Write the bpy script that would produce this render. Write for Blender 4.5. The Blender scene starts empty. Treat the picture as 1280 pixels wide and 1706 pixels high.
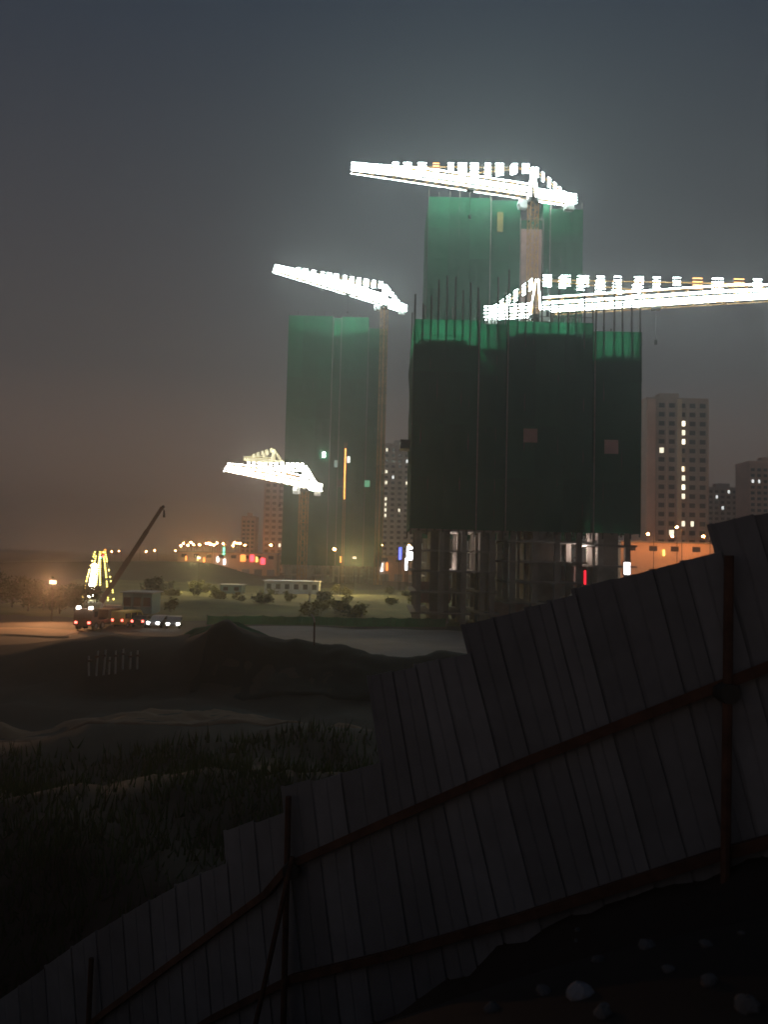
import bpy, math, random
import numpy as np
from mathutils import Vector, Matrix, noise

random.seed(7)
SC = bpy.context.scene
COL = SC.collection
R = math.radians

# ------------------------------------------------------------------ camera
CAMZ, FPX, W0, H0 = 10.0, 1300.0, 1280.0, 1706.0
PITCH, ROLL = R(3.17), R(1.4)
cam_d = bpy.data.cameras.new('camera')
cam = bpy.data.objects.new('camera', cam_d)
COL.objects.link(cam)
cam_d.sensor_fit = 'VERTICAL'
cam_d.sensor_height = 24.0
cam_d.lens = 24.0 * FPX / H0
cam_d.clip_start = 0.1
cam_d.clip_end = 9000
MROT = Matrix.Rotation(R(90) + PITCH, 3, 'X') @ Matrix.Rotation(ROLL, 3, 'Z')
cam.matrix_world = Matrix.Translation((0, 0, CAMZ)) @ MROT.to_4x4()
SC.camera = cam
cam_d.dof.use_dof = True                 # hand-held night phone: nothing is in crisp focus
cam_d.dof.focus_distance = 12.0
cam_d.dof.aperture_fstop = 1.0

# ------------------------------------------------------------------ sky / exposure
world = bpy.data.worlds.new('World')
SC.world = world
world.use_nodes = True
nt = world.node_tree
for n in list(nt.nodes):
    nt.nodes.remove(n)
wo = nt.nodes.new('ShaderNodeOutputWorld')
sky = nt.nodes.new('ShaderNodeTexSky')
sky.sky_type = 'NISHITA'
sky.sun_disc = False
sky.sun_elevation = R(-4.0)
sky.sun_rotation = R(200)
sky.air_density = 1.6
sky.dust_density = 3.0
bg1 = nt.nodes.new('ShaderNodeBackground')
bg1.inputs['Strength'].default_value = 0.10
nt.links.new(sky.outputs[0], bg1.inputs['Color'])
# overcast lit from below by the town: brownish low down, slate blue higher up
tc = nt.nodes.new('ShaderNodeTexCoord')
sep = nt.nodes.new('ShaderNodeSeparateXYZ')
nt.links.new(tc.outputs['Generated'], sep.inputs[0])
ramp = nt.nodes.new('ShaderNodeValToRGB')
nt.links.new(sep.outputs['Z'], ramp.inputs[0])
e = ramp.color_ramp.elements
e[0].position = 0.0
e[0].color = (0.235, 0.155, 0.115, 1)
e[1].position = 0.62
e[1].color = (0.019, 0.032, 0.054, 1)
m = ramp.color_ramp.elements.new(0.22)
m.color = (0.078, 0.073, 0.074, 1)
bg2 = nt.nodes.new('ShaderNodeBackground')
nt.links.new(ramp.outputs[0], bg2.inputs['Color'])
bg2.inputs['Strength'].default_value = 0.9
addsh = nt.nodes.new('ShaderNodeAddShader')
nt.links.new(bg1.outputs[0], addsh.inputs[0])
nt.links.new(bg2.outputs[0], addsh.inputs[1])
nt.links.new(addsh.outputs[0], wo.inputs['Surface'])

SC.view_settings.view_transform = 'Standard'
SC.view_settings.look = 'None'
SC.view_settings.gamma = 1.0
SC.view_settings.exposure = 0.0
SC.view_settings.use_curve_mapping = False
SC.render.engine = 'CYCLES'
SC.cycles.max_bounces = 4
SC.cycles.diffuse_bounces = 2
SC.cycles.glossy_bounces = 1
SC.cycles.transmission_bounces = 3
SC.cycles.transparent_max_bounces = 12
SC.cycles.volume_bounces = 0
SC.cycles.sample_clamp_indirect = 2.0
SC.cycles.use_denoising = True
SC.cycles.caustics_reflective = False
SC.cycles.caustics_refractive = False
SC.cycles.use_light_tree = True


# ------------------------------------------------------------------ pixel -> world
def ray(px, py):
    return MROT @ Vector(((px - W0 / 2) / FPX, (H0 / 2 - py) / FPX, -1.0))


def P(px, py, Y):
    d = ray(px, py)
    return Vector((0, 0, CAMZ)) + d * (Y / d.y)


def PZ(px, py, z):
    d = ray(px, py)
    return Vector((0, 0, CAMZ)) + d * ((z - CAMZ) / d.z)


# ------------------------------------------------------------------ materials
MATS = {}


def mat(name, col, rough=0.8, var=0.25, scale=1.0, bump=0.0, metal=0.0, trans=0.0, spec=0.3, bscale=None):
    if name in MATS:
        return MATS[name]
    m = bpy.data.materials.new(name)
    m.use_nodes = True
    t = m.node_tree
    b = t.nodes['Principled BSDF']
    b.inputs['Roughness'].default_value = rough
    b.inputs['Metallic'].default_value = metal
    b.inputs['Specular IOR Level'].default_value = spec
    tcn = t.nodes.new('ShaderNodeTexCoord')
    nz = t.nodes.new('ShaderNodeTexNoise')
    nz.inputs['Scale'].default_value = scale
    nz.inputs['Detail'].default_value = 6
    nz.inputs['Roughness'].default_value = 0.65
    t.links.new(tcn.outputs['Object'], nz.inputs['Vector'])
    rp = t.nodes.new('ShaderNodeValToRGB')
    lo = [max(0, c * (1 - var)) for c in col]
    hi = [min(1, c * (1 + var)) for c in col]
    rp.color_ramp.elements[0].position = 0.3
    rp.color_ramp.elements[1].position = 0.7
    rp.color_ramp.elements[0].color = (*lo, 1)
    rp.color_ramp.elements[1].color = (*hi, 1)
    t.links.new(nz.outputs['Fac'], rp.inputs[0])
    oi = t.nodes.new('ShaderNodeObjectInfo')
    mr = t.nodes.new('ShaderNodeMapRange')
    mr.inputs['To Min'].default_value = 0.82
    mr.inputs['To Max'].default_value = 1.18
    t.links.new(oi.outputs['Random'], mr.inputs['Value'])
    mx = t.nodes.new('ShaderNodeVectorMath')
    mx.operation = 'SCALE'
    t.links.new(rp.outputs[0], mx.inputs[0])
    t.links.new(mr.outputs[0], mx.inputs['Scale'])
    t.links.new(mx.outputs[0], b.inputs['Base Color'])
    if bump:
        n2 = t.nodes.new('ShaderNodeTexNoise')
        n2.inputs['Scale'].default_value = bscale or scale * 4
        n2.inputs['Detail'].default_value = 5
        t.links.new(tcn.outputs['Object'], n2.inputs['Vector'])
        bp = t.nodes.new('ShaderNodeBump')
        bp.inputs['Strength'].default_value = bump
        t.links.new(n2.outputs['Fac'], bp.inputs['Height'])
        t.links.new(bp.outputs[0], b.inputs['Normal'])
    if trans:
        tr = t.nodes.new('ShaderNodeBsdfTranslucent')
        t.links.new(mx.outputs[0], tr.inputs['Color'])
        mixs = t.nodes.new('ShaderNodeMixShader')
        mixs.inputs[0].default_value = trans
        t.links.new(b.outputs[0], mixs.inputs[1])
        t.links.new(tr.outputs[0], mixs.inputs[2])
        t.links.new(mixs.outputs[0], t.nodes['Material Output'].inputs['Surface'])
    MATS[name] = m
    return m


def emit(name, col, strength):
    if name in MATS:
        return MATS[name]
    m = bpy.data.materials.new(name)
    m.use_nodes = True
    b = m.node_tree.nodes['Principled BSDF']
    b.inputs['Base Color'].default_value = (0.5, 0.5, 0.5, 1)
    b.inputs['Emission Color'].default_value = (*col, 1)
    b.inputs['Emission Strength'].default_value = strength
    MATS[name] = m
    return m


M_NET = mat('green_safety_net', (0.012, 0.090, 0.045), 0.9, 0.3, 0.35, 0.3, trans=0.5)
M_NETK = mat('black_dust_net', (0.008, 0.0085, 0.008), 0.95, 0.4, 0.8, 0.4)
M_CONC = mat('concrete', (0.26, 0.22, 0.20), 0.9, 0.2, 0.4, 0.2)
M_CONCP = mat('reddish_formwork', (0.34, 0.20, 0.18), 0.9, 0.2, 0.4, 0.2)
M_POLE = mat('scaffold_steel', (0.10, 0.085, 0.075), 0.6, 0.3, 2, metal=0.4)
M_STAND = mat('galvanised_standard', (0.24, 0.20, 0.18), 0.7, 0.25, 2, metal=0.2)
M_CRANE = mat('crane_paint', (0.42, 0.21, 0.07), 0.55, 0.2, 1.0)
M_CRANEW = mat('counterweight_concrete', (0.4, 0.4, 0.38), 0.9, 0.2, 1.0)
M_DARKM = mat('dark_metal', (0.05, 0.048, 0.045), 0.5, 0.3, 2, metal=0.5)
M_RUST = mat('rusty_steel', (0.09, 0.045, 0.03), 0.8, 0.4, 5, 0.2, metal=0.2)
M_SHEET = mat('hoarding_sheet', (0.166, 0.172, 0.186), 0.6, 0.16, 2.2, 0.06, metal=0.1, bscale=9)
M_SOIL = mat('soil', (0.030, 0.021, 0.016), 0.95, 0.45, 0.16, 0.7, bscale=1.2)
M_SAND = mat('sandy_dirt', (0.19, 0.115, 0.072), 0.95, 0.35, 0.2, 0.6, bscale=1.0)
M_ROADS = mat('haul_road_sand', (0.24, 0.15, 0.085), 0.95, 0.35, 0.2, 0.5, bscale=1.0)
M_PAVE = mat('pale_concrete_paving', (0.20, 0.175, 0.17), 0.9, 0.25, 0.12, 0.2)
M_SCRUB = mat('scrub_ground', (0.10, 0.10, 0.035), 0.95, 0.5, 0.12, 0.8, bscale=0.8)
M_GRASS = mat('grass_blades', (0.022, 0.036, 0.011), 0.8, 0.45, 0.6, trans=0.3)
M_LEAF = mat('leaves', (0.028, 0.045, 0.014), 0.7, 0.4, 0.8, trans=0.3)
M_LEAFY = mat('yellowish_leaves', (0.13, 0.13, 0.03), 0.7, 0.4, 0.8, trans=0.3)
M_BARK = mat('bark', (0.06, 0.045, 0.03), 0.9, 0.3, 4, 0.4)
M_WALLP = mat('rose_render', (0.55, 0.36, 0.30), 0.9, 0.15, 0.2)
M_WALLG = mat('grey_render', (0.34, 0.30, 0.30), 0.9, 0.15, 0.2)
M_WALLB = mat('beige_render', (0.60, 0.46, 0.34), 0.9, 0.15, 0.2)
M_WALLW = mat('pale_render', (0.50, 0.47, 0.46), 0.9, 0.15, 0.2)
M_GLASS = mat('dark_glass', (0.03, 0.032, 0.04), 0.15, 0.2, 1, spec=0.5)
M_CABIN = mat('white_cabin_panel', (0.62, 0.64, 0.64), 0.6, 0.12, 0.7)
M_TEAL = mat('teal_cabin_panel', (0.12, 0.25, 0.27), 0.6, 0.15, 0.7)
M_ROOF = mat('roof_sheet', (0.25, 0.28, 0.30), 0.6, 0.2, 1)
M_TYRE = mat('tyre_rubber', (0.015, 0.015, 0.015), 0.9, 0.2, 3)
M_PAINTW = mat('white_car_paint', (0.6, 0.6, 0.6), 0.35, 0.05, 1, spec=0.5)
M_PAINTK = mat('dark_car_paint', (0.03, 0.03, 0.035), 0.35, 0.1, 1, spec=0.5)
M_PAINTY = mat('lamplit_van_paint', (0.55, 0.50, 0.14), 0.4, 0.1, 1, spec=0.5)  # yellow light falling on the van is put into its paint
M_PAINTS = mat('silver_car_paint', (0.32, 0.33, 0.34), 0.35, 0.1, 1, metal=0.4)
M_CRTRUCK = mat('truck_crane_paint', (0.16, 0.10, 0.07), 0.5, 0.2, 1)
M_STONE = mat('rubble_stone', (0.10, 0.09, 0.085), 0.9, 0.4, 3, 0.5)
M_BAG = mat('pale_sacking', (0.2, 0.19, 0.195), 0.8, 0.2, 4, 0.3)
M_STAKE = mat('whitewashed_stake', (0.36, 0.34, 0.32), 0.8, 0.1, 3)

E_LED = emit('crane_led', (0.80, 1.0, 0.96), 54)
E_LEDW = emit('crane_led_warm', (1.0, 0.97, 0.84), 42)
E_LEDF = emit('crane_led_far', (1.0, 0.93, 0.55), 2.2)
E_AMBER = emit('amber_led', (1.0, 0.42, 0.08), 5)
E_SOD = emit('sodium_lamp', (1.0, 0.30, 0.06), 760)
E_SODF = emit('sodium_lamp_far', (1.0, 0.30, 0.07), 560)
E_FLOOD = emit('flood_lamp', (1.0, 0.92, 0.72), 220)
E_WORK = emit('work_lamp', (1.0, 0.98, 0.95), 60)
E_YEL = emit('yellow_bulbs', (1.0, 0.78, 0.12), 11)
E_WHITE = emit('white_sign', (1.0, 0.97, 1.0), 7)
E_BLUE = emit('blue_sign', (0.10, 0.14, 1.0), 2.4)
E_RED = emit('red_sign', (1.0, 0.05, 0.09), 3.5)
E_GRN = emit('green_sign', (0.1, 1.0, 0.55), 3.0)
E_ORG = emit('orange_sign', (1.0, 0.30, 0.05), 2.6)
E_WIN = emit('lit_window', (1.0, 0.90, 0.66), 1.5)
E_WINW = emit('lit_window_white', (0.95, 1.0, 0.98), 1.2)
E_HEAD = emit('headlight', (1.0, 0.97, 0.88), 45)
E_TAIL = emit('taillight', (1.0, 0.10, 0.07), 9)


# ------------------------------------------------------------------ mesh builder
class MB:
    def __init__(s):
        s.v, s.f = [], []

    def add(s, vs, fs):
        o = len(s.v)
        s.v += [tuple(v) for v in vs]
        s.f += [tuple(i + o for i in f) for f in fs]
        return s

    def box(s, x0, x1, y0, y1, z0, z1):
        return s.add([(x0, y0, z0), (x1, y0, z0), (x1, y1, z0), (x0, y1, z0), (x0, y0, z1), (x1, y0, z1), (x1, y1, z1), (x0, y1, z1)],
                     [(0, 3, 2, 1), (4, 5, 6, 7), (0, 1, 5, 4), (1, 2, 6, 5), (2, 3, 7, 6), (3, 0, 4, 7)])

    def beam(s, p, q, r, n=4, r2=None, cap=True):
        p, q = Vector(p), Vector(q)
        d = (q - p)
        if d.length < 1e-6:
            return s
        d.normalize()
        up = Vector((0, 0, 1)) if abs(d.z) < 0.95 else Vector((1, 0, 0))
        a = d.cross(up).normalized()
        b = a.cross(d)
        r2 = r if r2 is None else r2
        vs = []
        for c, rr in ((p, r), (q, r2)):
            for k in range(n):
                t = 2 * math.pi * (k + 0.5) / n
                vs.append(c + a * math.cos(t) * rr + b * math.sin(t) * rr)
        fs = [(k, (k + 1) % n, n + (k + 1) % n, n + k) for k in range(n)]
        if cap:
            fs += [tuple(range(n - 1, -1, -1)), tuple(range(n, 2 * n))]
        return s.add(vs, fs)

    def strip(s, p, q, r, step=5.0):
        p, q = Vector(p), Vector(q)
        n = max(1, int((q - p).length / step))
        for k in range(n):
            s.beam(p.lerp(q, k / n), p.lerp(q, (k + 1) / n), r, 4, cap=False)
        return s

    def cyl(s, c, axis, r, h, n=12):
        c, axis = Vector(c), Vector(axis).normalized()
        return s.beam(c - axis * h / 2, c + axis * h / 2, r, n)

    def ball(s, c, r, n=8, k=5, sz=1.0):
        vs, fs = [], []
        for i in range(k + 1):
            t = math.pi * i / k
            for j in range(n):
                a = 2 * math.pi * j / n
                vs.append((c[0] + r * math.sin(t) * math.cos(a), c[1] + r * math.sin(t) * math.sin(a), c[2] + sz * r * math.cos(t)))
        for i in range(k):
            for j in range(n):
                fs.append((i * n + j, i * n + (j + 1) % n, (i + 1) * n + (j + 1) % n, (i + 1) * n + j))
        return s.add(vs, fs)

    def prism(s, prof, y0, y1):
        n = len(prof)
        vs = [(x, y0, z) for x, z in prof] + [(x, y1, z) for x, z in prof]
        fs = [(k, (k + 1) % n, n + (k + 1) % n, n + k) for k in range(n)]
        fs += [tuple(range(n - 1, -1, -1)), tuple(range(n, 2 * n))]
        return s.add(vs, fs)

    def mesh(s, name, material, smooth=False):
        me = bpy.data.meshes.new(name)
        me.from_pydata(s.v, [], s.f)
        me.materials.append(material)
        if smooth:
            for p in me.polygons:
                p.use_smooth = True
        me.update()
        return me

    def build(s, name, material, parent=None, smooth=False, kind=None):
        return link(name, s.mesh(name, material, smooth), parent, kind)


def link(name, me, parent=None, kind=None):
    o = bpy.data.objects.new(name, me)
    COL.objects.link(o)
    o.parent = parent
    if kind:
        o['kind'] = kind
    return o


def tag(o, label, cat, group=None):
    o['label'] = label
    o['category'] = cat
    if group:
        o['group'] = group
    return o


def thing(name, label, cat, loc=(0, 0, 0), rz=0.0, group=None):
    o = bpy.data.objects.new(name, None)
    COL.objects.link(o)
    o.location = loc
    o.rotation_euler = (0, 0, rz)
    o.empty_display_size = 0.5
    return tag(o, label, cat, group)


def dup(root, loc, rz, label=None):
    r = root.copy()
    COL.objects.link(r)
    r.location = loc
    r.rotation_euler = (0, 0, rz)
    if label:
        r['label'] = label
    for ch in list(root.children):
        c = ch.copy()
        COL.objects.link(c)
        c.parent = r
        for g in list(ch.children):
            d = g.copy()
            COL.objects.link(d)
            d.parent = c
    return r


# ------------------------------------------------------------------ near hoarding: layout first (the ground follows its foot)
def fdepth(px):
    if px > 480:
        i = 0.1235 + (px - 480) / 800 * (0.1887 - 0.1235)
    else:
        i = 0.1235 - (480 - px) / 310 * (0.1235 - 0.097)
    return 1.0 / max(i, 0.075)


def interp(x, pts):
    pts = sorted(pts)
    if x <= pts[0][0]:
        a, b = pts[0], pts[1]
    elif x >= pts[-1][0]:
        a, b = pts[-2], pts[-1]
    else:
        for a, b in zip(pts, pts[1:]):
            if a[0] <= x <= b[0]:
                break
    return a[1] + (b[1] - a[1]) * (x - a[0]) / (b[0] - a[0])


RAIL1 = [(-150, 1945), (170, 1682), (440, 1482), (480, 1434), (640, 1362), (860, 1266), (1280, 1100), (1500, 1013), (2480, 640)]
RAIL2 = [(-150, 2090), (250, 1752), (350, 1688), (480, 1622), (640, 1583), (850, 1522), (1170, 1418), (1280, 1388), (1500, 1325), (2480, 1050)]


def fbottom(px):
    return interp(px, RAIL2) + 135


def gbottom(px):
    return interp(px, RAIL2) + interp(px, [(-200, 118), (480, 108), (700, 120), (800, 24), (1500, 26), (2600, 26)])


def FP(px, py, off=0.0):
    v = P(px, py, fdepth(px))
    return v + Vector((0.45, -0.89, 0)) * off


# ------------------------------------------------------------------ terrain
CTRL = [(0, 0, 8.4), (3, 0, 8.6), (-3, 0, 6.9), (-8, 0, 3.8), (8, 0, 9), (0, -10, 8.4), (-10, -10, 4), (10, -10, 9), (3, 3, 8.2),
        (-20, 40, .3), (-10, 30, 1.2), (-5, 20, 2.7), (-11, 17, 1.6), (0, 21, 3.2), (0, 30, 1.6), (5, 15, 5.6), (8, 25, 3), (15, 20, 5),
        (20, 40, .6), (0, 44, 0), (-30, 25, .4), (-20, 15, .9), (-13, 10, 1.8), (30, 30, 2), (25, 5, 8), (-28, 5, 1), (-30, -15, 2), (25, -15, 9)]
NCT = len(CTRL)
for px in range(-120, 2500, 55):
    b = FP(px, gbottom(px))
    CTRL.append((b.x, b.y, b.z))
    CTRL.append((b.x - 0.45 * .5, b.y + 0.89 * .5, b.z - 0.12))
    CTRL.append((b.x - 0.45 * 1.6, b.y + 0.89 * 1.6, b.z - 0.6))
    CTRL.append((b.x + 0.45 * 0.4, b.y - 0.89 * 0.4, b.z - 0.03))
    CTRL.append((b.x + 0.45 * 0.9, b.y - 0.89 * 0.9, b.z - 0.06))
CW = np.array([1.0] * NCT + [.12] * (len(CTRL) - NCT))
CA = np.array(CTRL)


def hump(x, y, cx, cy, sx, sy, a):
    return a * math.exp(-((x - cx) / sx) ** 2 - ((y - cy) / sy) ** 2)


def sstep(a, b, x):
    t = min(1, max(0, (x - a) / (b - a)))
    return t * t * (3 - 2 * t)


def wob(x, y):
    return (math.sin(x * .31 + y * .17) + math.sin(x * .13 - y * .23 + 1.3) + .6 * math.sin(x * .71 + 2 + y * .05) + .5 * math.sin(y * .57 - x * .4)) / 3


def h(x, y):
    z = 0.0
    if 13 < y < 52:
        z += .5 * noise.fractal((x * .3, y * .3, 5.2), .75, 2.1, 4) * sstep(13, 20, y) * (1 - sstep(46, 52, y))
    if 44 < y < 120:
        z += .55 * noise.fractal((x * .22, y * .22, 1.7), .8, 2.1, 4) * sstep(44, 50, y) * (1 - sstep(66, 74, y))
    if y < 52:
        d2 = (CA[:, 0] - x) ** 2 + (CA[:, 1] - y) ** 2 + 0.02
        w = CW * d2 ** -1.45
        z += float((w * CA[:, 2]).sum() / w.sum()) * (1 - sstep(38, 52, y))
    z += hump(x, y, -16.5, 60, 11, 6.5, 3.3) + hump(x, y, -12, 62, 3.5, 3.5, .9) + hump(x, y, -20, 58, 3, 3, .6) + hump(x, y, -27, 66, 8, 5, 1.6)
    z += 2.7 * math.exp(-((y - 56) / 3.6) ** 2) * sstep(-16, -11, x) * (1 - sstep(8, 14, x))
    z += 6.3 * math.exp(-((y - 258) / 26) ** 2) * (1 - sstep(-62, -30, x)) * (0.72 + 0.28 * sstep(-140, -70, x))
    z += hump(x, y, -28, 135, 16, 9, 1.5)
    if y > 25:
        z += wob(x, y) * 0.25 * sstep(25, 45, y)
    return z


def G(px, py):
    d = ray(px, py)
    o = Vector((0, 0, CAMZ))
    t = 1.5
    while t < 1500:
        p = o + d * t
        if p.z <= h(p.x, p.y):
            return p
        t *= 1.006
    return o + d * t


ys = [-25 + 2.5 * i for i in range(10)] + [0.0]
y = 0.0
while y < 2400:
    y += max(0.3, 0.035 * y)
    ys.append(y)
us = [math.copysign(abs(t) ** 1.35, t) for t in np.linspace(-1, 1, 111)]
gv, gf = [], []
for yy in ys:
    hw = 45 + max(0, yy) * 1.1
    for u in us:
        x = u * hw
        gv.append((x, yy, h(x, yy)))
n = len(us)
for j in range(len(ys) - 1):
    for i in range(n - 1):
        a = j * n + i
        gf.append((a, a + 1, a + n + 1, a + n))
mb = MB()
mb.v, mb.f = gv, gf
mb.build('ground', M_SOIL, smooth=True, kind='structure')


def patch(name, c0, c1, c2, c3, m, lift, nu=30, nv=16, ragged=0.0):
    """sheet over the ground between four ground points (near-left, near-right, far-right, far-left)"""
    c = [Vector((q.x, q.y, 0)) for q in (c0, c1, c2, c3)]
    b = MB()
    for j in range(nv + 1):
        v = j / nv
        for i in range(nu + 1):
            u = i / nu
            p = (c[0] * (1 - u) + c[1] * u) * (1 - v) + (c[3] * (1 - u) + c[2] * u) * v
            if ragged:
                edge = 1.0 if (j in (0, nv) or i in (0, nu)) else 0.25
                p.x += math.sin(p.y * 1.3 + i) * ragged * edge
                p.y += (math.sin(p.x * .9) + math.sin(p.x * .37 + 2)) * ragged * edge
            b.v.append((p.x, p.y, h(p.x, p.y) + (-.25 if (j in (0, nv) or i in (0, nu)) else lift)))
    k = nu + 1
    for j in range(nv):
        for i in range(nu):
            a = j * k + i
            b.f.append((a, a + 1, a + k + 1, a + k))
    return b.build(name, m, smooth=True, kind='structure')


V = Vector
patch('dirt_path', V((-45, 29, 0)), V((0, 39, 0)), V((2, 45, 0)), V((-45, 39, 0)), M_SAND, 0.05, 90, 24, 0.12)
patch('concrete_pavement', V((-17, 74, 0)), V((14, 74, 0)), V((14, 106, 0)), V((-22, 106, 0)), M_PAVE, 0.10, 50, 40, 0.8)
patch('haul_road', V((-62, 84, 0)), V((-34, 86, 0)), V((-36, 97, 0)), V((-70, 97, 0)), M_ROADS, 0.12, 40, 14, 0.4)
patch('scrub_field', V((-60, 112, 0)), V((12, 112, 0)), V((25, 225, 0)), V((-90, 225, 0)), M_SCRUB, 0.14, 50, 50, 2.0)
patch('dust_net_cover', V((-12.5, 50.5, 0)), V((9, 50.5, 0)), V((9, 58, 0)), V((-12.5, 58, 0)), M_NETK, 0.08, 60, 30, 0.3)
patch('green_net_cover', V((-15, 58.4, 0)), V((9, 58.4, 0)), V((10, 66, 0)), V((-15, 66, 0)), M_NET, 0.09, 40, 20, 0.5)

# ------------------------------------------------------------------ hazy air
hb = MB().box(-1700, 1700, -60, 2500, -6, 150)
hz = hb.build('haze', M_SOIL, kind='stuff')
hm = bpy.data.materials.new('hazy_air')
hm.use_nodes = True
t = hm.node_tree
t.nodes.remove(t.nodes['Principled BSDF'])
pv = t.nodes.new('ShaderNodeVolumePrincipled')
pv.inputs['Color'].default_value = (0.93, 0.95, 0.95, 1)
pv.inputs['Density'].default_value = 0.0009
pv.inputs['Anisotropy'].default_value = 0.6
t.links.new(pv.outputs[0], t.nodes['Material Output'].inputs['Volume'])
hz.data.materials.clear()
hz.data.materials.append(hm)


# ------------------------------------------------------------------ netted towers
def net_mesh(seed, bulge=0.16):
    rr = random.Random(seed)
    b = MB()
    nu, nv = 8, 9
    ph = [rr.uniform(0, 6.3) for _ in range(6)]
    for j in range(nv + 1):
        for i in range(nu + 1):
            u, v = i / nu, j / nv
            e = (math.sin(math.pi * u) ** .6) * (math.sin(math.pi * v) ** .5) if 0 < u < 1 and 0 < v < 1 else 0
            d = e * bulge * (0.35 * math.sin(5 * u + ph[0] + 3 * v) + .3 * math.sin(9 * u + ph[1]) + .3 * math.sin(11 * v + ph[2] + 2 * u) + .35)
            b.v.append(((u - 0.5) * 1.004, -d - .03 * (1 - v), v * 1.012 - .006))
    k = nu + 1
    for j in range(nv):
        for i in range(nu):
            a = j * k + i
            b.f.append((a, a + 1, a + k + 1, a + k))
    return b.mesh('net_panel', M_NET, True)


NETS = [net_mesh(s) for s in range(6)]


def net_wall(root, p, q, z0, z1, pw=4.6, ph=7.2):
    """a run of hung net sheets from p to q (local xy, outward to the right-hand side of p->q ... facing -y when p is left of q)"""
    p, q = Vector((*p, 0)), Vector((*q, 0))
    d = q - p
    L = d.length
    n = max(1, round(L / pw))
    rows = max(1, round((z1 - z0) / ph))
    a = math.atan2(d.y, d.x)
    for i in range(n):
        c = p + d * ((i + .5) / n)
        for j in range(rows):
            o = link('net_panel', random.choice(NETS), root)
            o.location = (c.x, c.y, z0 + (z1 - z0) * j / rows)
            o.rotation_euler = (0, 0, a)
            o.scale = (L / n, random.choice((.6, 1, 1.5)), (z1 - z0) / rows)


def netted_tower(name, label, base, yaw, blocks, zb, floor=3.0, pole_up=(4, 8.0), pole_step=1.25, group='netted towers under construction', back=True):
    """blocks: (x0, x1, y0, y1, roof z, net top z) side by side from left to right, local metres, front towards -y"""
    root = thing(name, label, 'building', base, yaw, group)
    for bi, (x0, x1, y0, y1, zr, zt) in enumerate(blocks):
        i = 1.0
        nfl = int(zr // floor)
        zs = [zr - k * floor for k in range(nfl + 1) if zr - k * floor > 0.3]
        sl = MB().box(x0 + .35, x1 - .35, y0 + .35, y1 - .35, -0.28, 0).mesh('floor_slab', M_CONC)
        for z in zs:
            link('floor_slab', sl, root).location = (0, 0, z)
        # shear wall core and columns
        MB().box((x0 * .65 + x1 * .35), (x0 * .35 + x1 * .65), y0 + 4, y1 - 4, 0, zr - 0.3).build('core_wall', M_CONC, root)
        nx = max(2, round((x1 - x0) / 5) + 1)
        for k in range(nx):
            xx = x0 + i + 0.45 + (x1 - x0 - 2 * i - 0.9) * k / (nx - 1)
            for yy in (y0 + i + .45, (y0 + y1) / 2, y1 - i - .45):
                MB().box(xx - .38, xx + .38, yy - .38, yy + .38, -1.0, zr - .3).build('column', M_CONC, root)
        # nets: front, sides where free, back
        net_wall(root, (x0, y0), (x1, y0), zb, zt)
        if bi == 0 or blocks[bi - 1][2] > y0 + .1 or blocks[bi - 1][5] < zt:
            net_wall(root, (x0, y1 if bi == 0 else min(y1, blocks[bi - 1][2] + .2) if blocks[bi - 1][5] >= zt else y1), (x0, y0), zb, zt)
        if bi == len(blocks) - 1 or blocks[bi + 1][2] > y0 + .1 or blocks[bi + 1][5] < zt:
            last = bi == len(blocks) - 1
            net_wall(root, (x1, y0), (x1, y1 if last or blocks[bi + 1][5] < zt else min(y1, blocks[bi + 1][2] + .2)), zb, zt)
        if back:
            net_wall(root, (x1, y1), (x0, y1), zb, zt)
        # scaffold poles: standards run up past the net
        nx = max(2, round((x1 - x0) / pole_step))
        for k in range(nx + 1):
            xx = x0 + .12 + (x1 - x0 - .24) * k / nx
            for yy in (y0 + .12, y1 - .12):
                up = random.uniform(*pole_up) * (random.choice((.45, .75, 1, 1)))
                zlow = zb - random.uniform(0.2, 1.2)
                MB().beam((xx, yy, zlow), (xx + random.uniform(-.12, .12), yy, zt + up), 0.13, 5).build('scaffold_pole', M_POLE, root)
        # ledgers over the deck
        for zz in (zr + 1.2, zr + 2.9, zt + 0.05):
            for yy in (y0 + .25, y1 - .25):
                MB().beam((x0, yy, zz), (x1, yy, zz), 0.05, 5).build('ledger', M_POLE, root)
        if bi:
            MB().beam((x0 + .05, min(y0, blocks[bi - 1][2]) - .12, zb - .4), (x0 + .05, min(y0, blocks[bi - 1][2]) - .12, min(zt, blocks[bi - 1][5])), .085, 6).build('corner_standard', M_STAND, root)
        # deck edge formwork
        MB().box(x0 + 1.6, x1 - 1.6, y0 + 1.6, y0 + 1.75, zr, zr + 1.0).build('formwork', M_CONCP, root)
        for k in range(6):
            xx, yy = random.uniform(x0 + 2, x1 - 2), random.uniform(y0 + 2, y1 - 2)
            b = MB()
            for s_ in range(5):
                b.beam((xx + s_ * .22, yy, zr), (xx + s_ * .22 + random.uniform(-.1, .1), yy, zr + random.uniform(2.4, 4.4)), .03, 4)
            b.build('starter_bars', M_RUST, root)
    return root


def px_tower(edges, Y, ymid):
    return [P(x, ymid, Y).x for x in edges]


def zat(px, py, Y):
    return P(px, py, Y).z


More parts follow.
